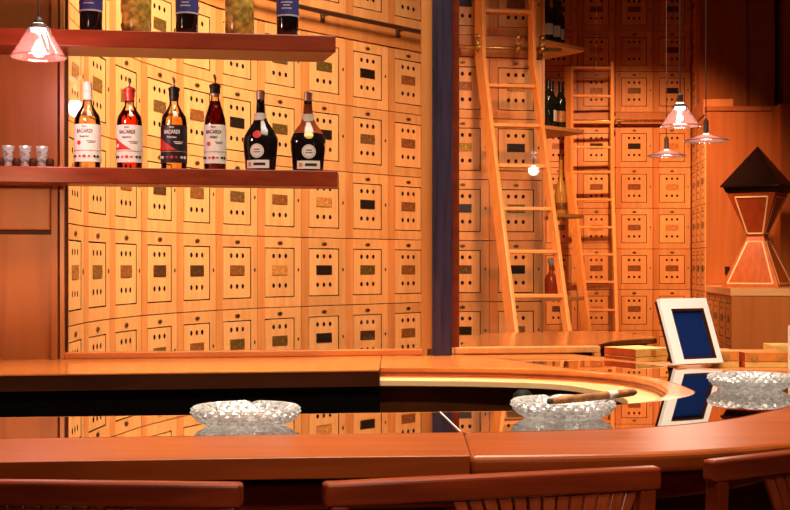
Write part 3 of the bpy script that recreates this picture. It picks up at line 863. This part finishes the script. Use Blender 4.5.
def onshelf(x, line, z, inset):
    # centre of a thing seen at pixel column x standing inset behind the shelf's front
    k = (x-395)/F; a = line(0); s = line(1)-line(0)
    Y = (a+inset)/(1-s*k)
    return (k*Y, Y, z)
BOT = 'labelled spirit bottles on the lower shelf'
def rum(label, x, r, h, liq, lmat, papm, capm, inkm, neckm, words, style, pour, narrow=False):
    loc = onshelf(x, Lw, 1.702, .075)
    t = thing('rum_bottle', label, 'bottle', loc, math.atan2(-loc[0], loc[1])*-1*0+0, BOT)
    if narrow:
        prof = [(0, .0), (r*.9, .0), (r, .006), (r, h*.52), (r*.93, h*.60), (r*.62, h*.73), (.0125, h*.84), (.0115, h*.95), (.0115, h*.96)]
    else:
        prof = [(0, .0), (r*.9, .0), (r, .006), (r, h*.56), (r*.93, h*.63), (r*.62, h*.70), (.0150, h*.77), (.0130, h*.86), (.0125, h*.93), (.0125, h*.94)]
    part('glass', lathe(BM(), prof, 32), M['bottleclear'], t, smooth=True)
    lp = []
    for (pr_, pz) in prof:
        if pz <= liq*h: lp.append((max(pr_-.0022, 0), pz+.002 if pz < .01 else pz))
    # close the liquid at its level
    for (ra, za), (rb, zb) in zip(prof, prof[1:]):
        if za < liq*h <= zb:
            k = (liq*h-za)/(zb-za); lp.append((ra+(rb-ra)*k-.0022, liq*h)); break
    lp.append((0, liq*h))
    part('liquid', lathe(BM(), lp, 32), lmat, t, smooth=True)
    zt = prof[-1][1]
    if pour:
        part('cap', lathe(BM(), [(0, zt-.02), (.0165, zt-.02), (.0165, zt-.002), (.0185, zt), (.0185, zt+.007), (.012, zt+.011), (0, zt+.011)], 20), capm, t, smooth=False)
        bm = tube(BM(), [(0, 0, zt+.011), (.001, 0, zt+.028), (-.004, 0, zt+.042)], .004, 8, rr=[.0062, .0045, .003]); part('pourer', bm, M['spout'], t, smooth=True)
    else:
        part('cap', lathe(BM(), [(0, zt-.004), (.0145, zt-.004), (.0145, zt+.022), (.0135, zt+.024), (0, zt+.024)], 24), capm, t)
    if neckm: sleeve(t, .0142 if not narrow else .0136, h*.82 if not narrow else h*.86, h*.92, neckm, name='neck_label')
    rl = r+.0006
    lab = sleeve(t, rl, h*.075, h*.52, papm, 200)
    tx = text_mesh(words[0], .0165, rl+.001, inkm, z=h*.435, parent=lab, sq=.74)
    if len(words) > 1: text_mesh(words[1], .0085, rl+.001, inkm, z=h*.375, parent=lab)
    text_mesh('Ron', .009, rl+.001, inkm, z=h*.492, parent=lab)
    if style == 'circle':
        for zz, aa, rr_, mm in ((h*.30, -24, .0068, M['redink']),):
            bm = disc(BM(), (0, 0), rr_, rr_, -.0006, .0, 18); bm.transform(Matrix.Translation((0, -rl-.001, zz))); bm.transform(Matrix.Rotation(R(aa), 4, 'Z'))
            part('emblem', bm, mm, lab)
        text_mesh('~~~~~~', .007, rl+.001, inkm, z=h*.30, ang=.35, parent=lab) if False else None
        lines_ang = 18
    if style == 'triangle':
        n = 12; bm = BM(); q = rl+.0011
        A = [R(-82)+R(104)*k/n for k in range(n+1)]
        lo = [bm.verts.new((q*math.sin(a), -q*math.cos(a), h*.225)) for a in A]
        hi = [bm.verts.new((q*math.sin(a), -q*math.cos(a), h*(.222+.185*(1-k/n)))) for k, a in enumerate(A)]
        for k in range(n): bm.faces.new((lo[k], lo[k+1], hi[k+1], hi[k]))
        part('emblem', bm, M['redink'], lab)
        bm = disc(BM(), (0, 0), .0058, .0058, -.0006, .0, 18); bm.transform(Matrix.Translation((0, -rl-.0016, h*.275))); bm.transform(Matrix.Rotation(R(-46), 4, 'Z'))
        part('emblem', bm, M['paper'] if papm is M['paper'] else M['redink'], lab)
    # small print line and the strip of medals along the foot of the label
    bm = BM()
    for zz, a0, a1 in ((h*.315, 8, 52), (h*.298, 14, 46)):
        A = [R(a0+(a1-a0)*k/6) for k in range(7)]; q = rl+.0011
        lo = [bm.verts.new((q*math.sin(a), -q*math.cos(a), zz)) for a in A]; hi = [bm.verts.new((q*math.sin(a), -q*math.cos(a), zz+.0022)) for a in A]
        for k in range(6): bm.faces.new((lo[k], lo[k+1], hi[k+1], hi[k]))
    part('small_print', bm, inkm, lab)
    bd = sleeve(t, rl+.0006, h*.205, h*.212, M['goldink'], 200, name='rule')
    bm = BM()
    for aa, w in ((-62, .006), (-44, .005), (-20, .0042), (0, .0058), (20, .0042), (44, .005), (62, .006)):
        b2 = disc(BM(), (0, 0), w, w*.85, -.0005, 0, 10, 1 if abs(aa) < 30 else 0); b2.transform(Matrix.Translation((0, -rl-.0011, h*.14))); b2.transform(Matrix.Rotation(R(aa), 4, 'Z'))
        me = bpy.data.meshes.new('x'); b2.to_mesh(me); b2.free(); bm.from_mesh(me); bpy.data.meshes.remove(me)
    part('medals', bm, [inkm, M['redink']], lab)
    return t
rum('white-capped bottle of pale rum, first on the lower shelf', 87.5, .0400, .262, .66, M['rumpale'], M['paper'], M['whitecap'], M['ink'], M['paper'], ['BACARDI', 'Superior'], 'circle', False)
rum('red rum bottle with red neck and red triangle on white label', 129.5, .0395, .262, .70, M['rumred'], M['paper'], M['redcap'], M['ink'], M['redcap'], ['BACARDI', 'Superior'], 'triangle', True)
rum('gold rum bottle with black label and red triangle', 174, .0405, .268, .66, M['rumgold'], M['blackpaper'], M['blackcap'], M['paper'], M['blackpaper'], ['BACARDI', 'Premium'], 'triangle', True)
rum('slender dark rum bottle with white label, right of the black-labelled one', 215, .0350, .276, .80, M['rumdark'], M['paper'], M['blackcap'], M['ink'], M['goldcap'], ['BACARDI', 'AÑEJO'], 'circle', True, True)

def liqueur(label, x, rz, neck, seal):
    loc = onshelf(x, Lw, 1.702, .075)
    t = thing('liqueur_bottle', label, 'bottle', loc, rz, BOT)
    h = .252; r = .0572
    prof = [(0, 0), (.045, 0), (.049, .006), (r*.985, .085), (r, .100), (r*.93, .113), (r*.70, .136), (.026, .155), (.019, .172), (.0145, .19), (.0128, .22), (.0128, .232)]
    sy = .72
    part('glass', lathe(BM(), prof, 36, sy=sy), M['darkglass'], t, smooth=True)
    if neck is not M['darkglass']:
        part('neck', lathe(BM(), [(r*.86, .1235), (r*.715, .1365), (.0268, .155), (.0196, .172), (.0152, .19), (.0134, .219)], 36, sy=sy, close=False), neck, t, smooth=True)
    part('cap', lathe(BM(), [(0, .230), (.0140, .230), (.0142, .256), (.012, .259), (0, .259)], 24), M['goldcap'], t)
    sleeve(t, .0185, .163, .186, M['paper'], name='collar_label')
    def facing(bm, z, a, rad):
        bm.transform(Matrix.Translation((0, -rad*sy-.0012, z))); bm.transform(Matrix.Rotation(R(a), 4, 'Z')); return bm
    def oval(z, rx, rzz, mat, name, dep=.0):
        bm = BM(); S = 28
        def on(ax, az):
            # point on the curved face
            rr = None
            for (ra, za), (rb, zb) in zip(prof, prof[1:]):
                if za <= az <= zb: rr = ra+(rb-ra)*(az-za)/(zb-za+1e-9)
            rr = (rr or r)+.0012+dep; s_ = max(-1, min(1, ax/rr))
            return (ax, -rr*math.sqrt(1-s_*s_)*sy, az)
        rings = []
        for f in (1, .66, .33): rings.append([bm.verts.new(on(f*rx*math.cos(2*math.pi*k/S), z+f*rzz*math.sin(2*math.pi*k/S))) for k in range(S)])
        c = bm.verts.new(on(0, z))
        for A, Bq in zip(rings, rings[1:]):
            for k in range(S): bm.faces.new((A[k], A[(k+1) % S], Bq[(k+1) % S], Bq[k]))
        for k in range(S): bm.faces.new((rings[-1][k], rings[-1][(k+1) % S], c))
        return part(name, bm, mat, t)
    def patch(x0, x1, z0, z1, mat, name, dep=0):
        bm = BM(); n = 10; rows = []
        for z in (z0, (z0+z1)/2, z1):
            row = []
            for k in range(n+1):
                ax = x0+(x1-x0)*k/n
                for (ra, za), (rb, zb) in zip(prof, prof[1:]):
                    if za <= z <= zb: rr = ra+(rb-ra)*(z-za)/(zb-za+1e-9)
                rr += .0012+dep; s_ = max(-1, min(1, ax/rr))
                row.append(bm.verts.new((ax, -rr*math.sqrt(1-s_*s_)*sy, z)))
            rows.append(row)
        for A, Bq in zip(rows, rows[1:]):
            for k in range(n): bm.faces.new((A[k], A[k+1], Bq[k+1], Bq[k]))
        return part(name, bm, mat, t)
    oval(.116, .0145, .0125, seal, 'wax_seal')
    oval(.063, .0225, .0225, M['paper'], 'round_label')
    oval(.063, .0195, .0195, M['goldink'], 'round_label_ring', .0005)
    oval(.063, .0180, .0180, M['paper'], 'round_label_face', .0009)
    lb = patch(-.037, .037, .008, .034, M['paper'], 'foot_label')
    bm = BM()
    patch(-.031, -.020, .015, .027, M['boxorange'], 'foot_label_mark', .0006)
    patch(-.012, .026, .017, .0255, M['ink'], 'foot_label_print', .0006)
    patch(-.010, .010, .066, .069, M['ink'], 'round_label_print', .0014)
    patch(-.012, .012, .058, .0605, M['ink'], 'round_label_print', .0014)
    return t
liqueur('black broad-shouldered liqueur bottle with red seal', 260.5, R(-11), M['darkglass'], M['redink'])
liqueur('broad-shouldered liqueur bottle with amber neck and gold seal', 308, R(8), M['amberneck'], M['goldink'])

# cropped bottles on the upper shelf
UP = 'bottles on the upper shelf'
def tall_dark(label, x):
    t = thing('wine_bottle', label, 'bottle', onshelf(x, U, 2.12, .075), 0, UP)
    part('glass', lathe(BM(), [(0, 0), (.030, 0), (.0345, .006), (.0345, .19), (.031, .215), (.016, .25), (.0135, .27), (.0135, .31), (0, .31)], 28), M['darkglass'], t, smooth=True)
    lab = sleeve(t, .0351, .068, .155, M['blueink'], 210)
    sleeve(t, .0357, .066, .071, M['silver'], 210, name='label_edge')
    sleeve(t, .0357, .150, .154, M['silver'], 210, name='label_edge')
    bm = BM()
    for zz, w in ((.088, 26), (.098, 18), (.107, 30)):
        A = [R(-w+2*w*k/8) for k in range(9)]; q = .0365
        lo = [bm.verts.new((q*math.sin(a), -q*math.cos(a), zz)) for a in A]; hi = [bm.verts.new((q*math.sin(a), -q*math.cos(a), zz+.004)) for a in A]
        for k in range(8): bm.faces.new((lo[k], lo[k+1], hi[k+1], hi[k]))
    part('label_print', bm, M['silver'], lab)
    sleeve(t, .0142, .255, .309, M['blackcap'], name='capsule')
def tall_amber(label, x):
    t = thing('spirit_bottle', label, 'bottle', onshelf(x, U, 2.12, .08), 0, UP)
    part('glass', lathe(BM(), [(0, 0), (.040, 0), (.0455, .008), (.0465, .17), (.040, .20), (.018, .235), (.015, .28), (0, .28)], 28), M['mustard'], t, smooth=True)
    part('cork', lathe(BM(), [(0, .28), (.013, .28), (.013, .30), (0, .30)], 16), M['brassdk'], t)
tall_dark('dark bottle with blue label at left end of upper shelf', 91)
tall_amber('mottled amber bottle between the first two dark upper bottles', 136.5)
tall_dark('dark blue-labelled bottle between the two amber upper bottles', 187)
tall_amber('mottled amber bottle left of the rightmost upper bottle', 239.5)
tall_dark('dark blue-labelled bottle at right end of upper shelf', 287.5)

# shot glasses at the left of the lower shelf
for x, l in ((8, 'leftmost small clear glass on the lower shelf'), (25, 'middle small clear glass on the lower shelf'), (42, 'right small clear glass nearest the rum bottles')):
    t = thing('shot_glass', l, 'glass', onshelf(x, Lw, 1.702, .06), 0, 'small glasses on the lower shelf')
    part('cup', lathe(BM(), [(0, 0), (.013, 0), (.015, .004), (.0175, .058), (.0185, .066), (.0168, .066), (.0140, .014), (0, .012)], 22), M['crystal'], t, smooth=True)
for x, l in ((0.5, 'dark little cup at left edge beside the glasses'), (16.5, 'dark little cup between left and middle glasses'), (33, 'dark little cup between middle and right glasses'), (50, 'dark little cup right of the three glasses')):
    t = tag(obj('cup', lathe(BM(), [(0, 0), (.010, 0), (.0125, .004), (.0125, .022), (.008, .028), (0, .028)], 18), M['darkwood'], smooth=True), l, 'cup', 'dark cups on the lower shelf')
    t.location = onshelf(x, Lw, 1.702, .05)

# ------------------------------------------------------------------ pendant lamps
def pendant(label, x, y, z, r, hcone, rtop, long_socket, power, bulb_r=.02, col=(1, .80, .62)):
    t = thing('pendant_lamp', label, 'lamp', (x, y, z), 0, 'glass pendant lamps over the bar')
    nck = hcone
    prof = [(r, 0), (r*.97, .004), (rtop*1.15, nck*.72), (rtop, nck*.80), (rtop*.92, nck)]
    bm = BM(); lathe(bm, prof, 40, close=False)
    sh = part('shade', bm, M['shade'], t, smooth=True)
    md = sh.modifiers.new('t', 'SOLIDIFY'); md.thickness = .002
    bm = BM(); tor = [(r+.0025*math.cos(a), .0025*math.sin(a)) for a in [2*math.pi*k/8 for k in range(9)]]
    lathe(bm, tor, 40, close=False); part('rim', bm, M['shade'], t, smooth=True)
    zs = nck
    part('socket', lathe(BM(), [(0, zs-.004), (rtop*.75, zs-.004), (rtop*.62, zs+.008), (.012, zs+.012), (.012, zs+long_socket), (.006, zs+long_socket+.01), (0, zs+long_socket+.01)], 20), M['cord'], t, smooth=False)
    part('cord', tube(BM(), [(0, 0, zs+long_socket), (0, 0, H-z-.02)], .0028, 8), M['cord'], t)
    part('ceiling_rose', lathe(BM(), [(0, H-z-.03), (.05, H-z-.02), (.055, H-z-.001), (0, H-z-.001)], 20), M['cord'], t)
    bz = nck*.72
    bm = lathe(BM(), [(0, bz-bulb_r*1.1), (bulb_r*.7, bz-bulb_r*.8), (bulb_r, bz), (bulb_r*.85, bz+bulb_r*.7), (bulb_r*.5, bz+bulb_r*1.2), (0, bz+bulb_r*1.3)], 20)
    part('bulb', bm, M['bulb'], t, smooth=True)
    li = bpy.data.lights.new('lamp_light', 'POINT'); li.energy = power; li.color = col; li.shadow_soft_size = .03
    lo = bpy.data.objects.new('lamp_light', li); COL.objects.link(lo); lo.location = (x, y, z-.03)
    return t
def pp(x, y, Y): v = px(x, y, Y); return (v.x, v.y, v.z)
pendant('pink glass cone pendant hanging before the shelves at left', *pp(38.5, 57, 3.5), .0765, .084, .036, .02, 8, .029, (1, .52, .50))
pendant('glass cone pendant nearest the ladders, tallest shade of the right group', *pp(680, 126, 5.11), .080, .082, .036, .045, 5, .030)
pendant('flat glass saucer pendant at the right of the lamp group', *pp(706, 141, 5.73), .102, .038, .020, .055, 5, .015)
pendant('flat glass saucer pendant lowest of the lamp group', *pp(666.5, 156, 6.5), .102, .038, .020, .055, 5, .015)
pendant('glass cone pendant over the near end of the bar, seen reflected', 1.63, 1.457, 1.98, .080, .085, .033, .045, 2.5, .022)

# ------------------------------------------------------------------ hourglass humidor
t = thing('humidor', 'hourglass-shaped redwood humidor with black pyramid top', 'humidor', (3.055, 10.36, 1.2225), R(-32))
k_ = 10.36/F
def frus(h0, z0, h1, z1, mi=0, bm=None):
    bm = bm or BM()
    a = [bm.verts.new((sx*h0, sy*h0, z0)) for sx, sy in ((-1, -1), (1, -1), (1, 1), (-1, 1))]
    b = [bm.verts.new((sx*h1, sy*h1, z1)) for sx, sy in ((-1, -1), (1, -1), (1, 1), (-1, 1))]
    bm.faces.new(a[::-1]).material_index = mi; bm.faces.new(b).material_index = mi
    for i in range(4): bm.faces.new((a[i], a[(i+1) % 4], b[(i+1) % 4], b[i])).material_index = mi
    return bm
z1, z2, z3, z4, z5 = 50*k_, 93*k_, 95*k_, 100*k_, 140*k_
hb, hw, ht, hp = 28.5*k_, 8.2*k_, 24*k_, 29*k_
lower = part('lower_case', frus(hb, 0, hw, z1), M['sculorange'], t, bevel=.003)
upper = part('upper_case', frus(hw, z1+.001, ht, z2), M['sculred'], t, bevel=.003)
part('collar', frus(ht*1.02, z2+.001, hp*.93, z4-.012), M['sculblack'], t)
part('lid', frus(hp, z4-.012, hp, z4), M['sculblack'], t)
part('pyramid', frus(hp, z4+.001, .004, z5), M['sculblack'], t, bevel=.002)
def inlay(parent, h0, zz0, h1, zz1, name='inlay'):
    for face in range(4):
        bm = BM()
        def P(u, v):   # u in -1..1 across, v 0..1 up the face
            hh = h0+(h1-h0)*v
            return Vector((u*hh, -hh-.002, zz0+(zz1-zz0)*v))
        w = .006
        def line(p, q, s=w):
            d = (q-p).normalized(); n = Vector((0, -1, 0)); a = d.cross(n).normalized()*s
            sweep(bm, [p, q], a, Vector((0, .0015, 0)))
        vb, vt = .07, .90
        ub, ut = .82, .72
        A, Bp, C_, D = P(-ub, vb), P(ub, vb), P(ut, vt), P(-ut, vt)
        for p, q in ((A, Bp), (Bp, C_), (C_, D), (D, A)): line(p, q)
        bm.transform(Matrix.Rotation(face*math.pi/2, 4, 'Z'))
        part(name, bm, M['cream'], parent)
inlay(lower, hb, 0, hw, z1); inlay(upper, hw, z1, ht, z2)

# ------------------------------------------------------------------ bar stools
def stool(label, L0, L1, group, fan=0.0):
    """L0, L1: the ends of the crest rail (plan), seen from behind"""
    a, b = Vector(L0), Vector(L1); mid = (a+b)/2; d = (b-a); w = d.length; rz = math.atan2(d.y, d.x)
    t = thing('bar_stool', label, 'stool', (mid.x, mid.y, 0), rz, group)
    zt = 1.125; n = 20
    bow = lambda u: -.022*(1-u*u)      # back bows towards the room side
    # crest rail
    pts = []; va = []; vb = []
    for k in range(n+1):
        u = -1+2*k/n
        pts.append((u*w/2, bow(u), zt-.0155+.004*(1-u*u))); va.append(Vector((0, .012, 0))); vb.append(Vector((0, 0, .0155)))
    part('crest_rail', sweep(BM(), pts, va, vb), M['chair'], t, bevel=.005, smooth=False, bseg=3)
    # fan of slats
    for k in range(13):
        u = (k-6)/6
        x0, x1 = fan+u*.045, fan+u*.125
        P = [(x0, -.002, .80), (x0+(x1-x0)*.3, -.014, .93), (x0+(x1-x0)*.65, -.018, 1.03), (x1, bow(x1/(w/2))+.001, zt-.029)]
        part('slat', sweep(BM(), P, [Vector((q, 0, 0)) for q in (.003, .0055, .007, .0085)], Vector((0, .004, 0))), M['chairslat'], t, bevel=.002)
    for s in (-1, 1):
        part('stile', sweep(BM(), [(s*(w/2-.02), 0, zt-.03), (s*(w/2-.025), .02, .76), (s*(w/2-.045), .04, .74)], Vector((.012, 0, 0)), Vector((0, .012, 0))), M['chair'], t, bevel=.003)
    bm = prism(BM(), [(.19*math.cos(2*math.pi*k/32), .165+.155*math.sin(2*math.pi*k/32)) for k in range(32)], .735, .785)
    part('seat', bm, M['darkwood'], t, bevel=.015)
    for sx in (-1, 1):
        for sy in (-1, 1):
            part('leg', sweep(BM(), [(sx*.12, .165+sy*.10, .735), (sx*.15, .165+sy*.13, 0)], Vector((.015, 0, 0)), Vector((0, .015, 0))), M['chair'], t)
    bm = BM()
    q = [(sx*.141, .165+sy*.121, .24) for sx, sy in ((-1, -1), (1, -1), (1, 1), (-1, 1), (-1, -1))]
    for p, r in zip(q, q[1:]): tube(bm, [p, r], .009, 8)
    part('footrest', bm, M['brassdk'], t, smooth=True)
    return t
ST = 'bar stools along the bar front'
stool('dark mahogany bar stool at left of the bar front, below the lone ashtray', (-.640, 1.585), (-.193, 1.558), ST, -.04)
stool('mahogany bar stool at centre of the bar front with lit crest rail', (-.0914, 1.562), (.361, 1.687), ST, .065)
stool('shadowed bar stool at right under the curving bar edge', (.4425, 1.739), (.83, 1.995), ST)

# ------------------------------------------------------------------ light
W = bpy.data.worlds.new('world'); SC.world = W; W.use_nodes = True
W.node_tree.nodes['Background'].inputs[0].default_value = (.05, .028, .015, 1); W.node_tree.nodes['Background'].inputs[1].default_value = .3
def area(name, loc, tgt, size, power, col=(1, .82, .60), spread=180):
    li = bpy.data.lights.new(name, 'AREA'); li.energy = power; li.size = size; li.color = col; li.spread = R(spread)
    o = bpy.data.objects.new(name, li); COL.objects.link(o); o.location = loc
    o.rotation_euler = (Vector(tgt)-Vector(loc)).to_track_quat('-Z', 'Y').to_euler()
def spot(name, loc, tgt, ang, power, col=(1, .80, .56), blend=.6, soft=.08):
    li = bpy.data.lights.new(name, 'SPOT'); li.energy = power; li.spot_size = R(ang); li.spot_blend = blend; li.color = col; li.shadow_soft_size = soft
    o = bpy.data.objects.new(name, li); COL.objects.link(o); o.location = loc
    o.rotation_euler = (Vector(tgt)-Vector(loc)).to_track_quat('-Z', 'Y').to_euler()
area('downlight_curved', (.7, 4.8, 4.1), (-1.1, 6.0, 1.5), 1.0, 122, (1, .75, .58), 110)
spot('spot_mid', (.9, 4.9, 3.3), (.90, 8.1, 1.35), 54, 225, (1, .40, .17), .8)
spot('spot_far', (1.7, 9.0, 3.9), (2.4, 12.1, 1.35), 60, 740, (1, .46, .23), .8)
spot('spot_humidor', (2.0, 8.6, 3.6), (3.05, 10.5, 1.35), 36, 190, (1, .58, .32), .9)
spot('fill_cabinet', (1.3, 5.6, 3.3), (3.0, 9.7, 1.1), 22, 700, (1, .58, .32), .9)  # added spot without fixture, brightens the cabinet front
spot('spot_return', (1.8, 10.4, 2.9), (2.85, 11.5, 1.7), 60, 75, (1, .72, .45), .8)
area('downlight_bar', (.1, 2.4, 3.9), (.1, 2.2, 1.1), 1.6, 88, (1, .82, .62), 110)
area('downlight_far_counter', (.0, 3.75, 4.2), (.0, 3.75, 1.1), .5, 20, (1, .80, .58), 70)
spot('spot_panel', (-.6, .8, 1.80), (-1.20, 3.9, 1.45), 11, 330, (1, .60, .32), .95)
spot('front_fill', (.25, -1.3, 4.2), (.0, 1.75, 1.05), 42, 170, (1, .72, .48), .7, .12)  # added fill behind the camera, no fixture, for fascia and stools
spot('fill_wine', (1.75, 6.3, 3.5), (1.1, 8.4, 2.35), 26, 75, (1, .70, .45), .8)  # added light without fixture, lifts the corner shelf bottles
spot('fill_bar_end', (.5, -.4, 2.7), (.92, 3.4, 1.12), 15, 130, (1, .86, .70), .8)  # added front fill for screen, right ashtray and cigar boxes
spot('spot_low_lockers', (.9, 8.6, 2.5), (2.75, 10.5, 1.0), 40, 110, (1, .66, .38), .8)
spot('fill_stools', (.35, -.7, 2.3), (.02, 1.6, 1.06), 24, 70, (1, .62, .40), .8)  # added low fill from behind the camera to show the slats

SC.view_settings.view_transform = 'Standard'; SC.view_settings.look = 'None'
SC.view_settings.gamma = 1; SC.view_settings.use_curve_mapping = False
SC.view_settings.exposure = 0.0
SC.cycles.use_denoising = True
SC.cycles.max_bounces = 10; SC.cycles.transparent_max_bounces = 16
SC.cycles.caustics_reflective = False; SC.cycles.caustics_refractive = False
SC.cycles.sample_clamp_indirect = 6
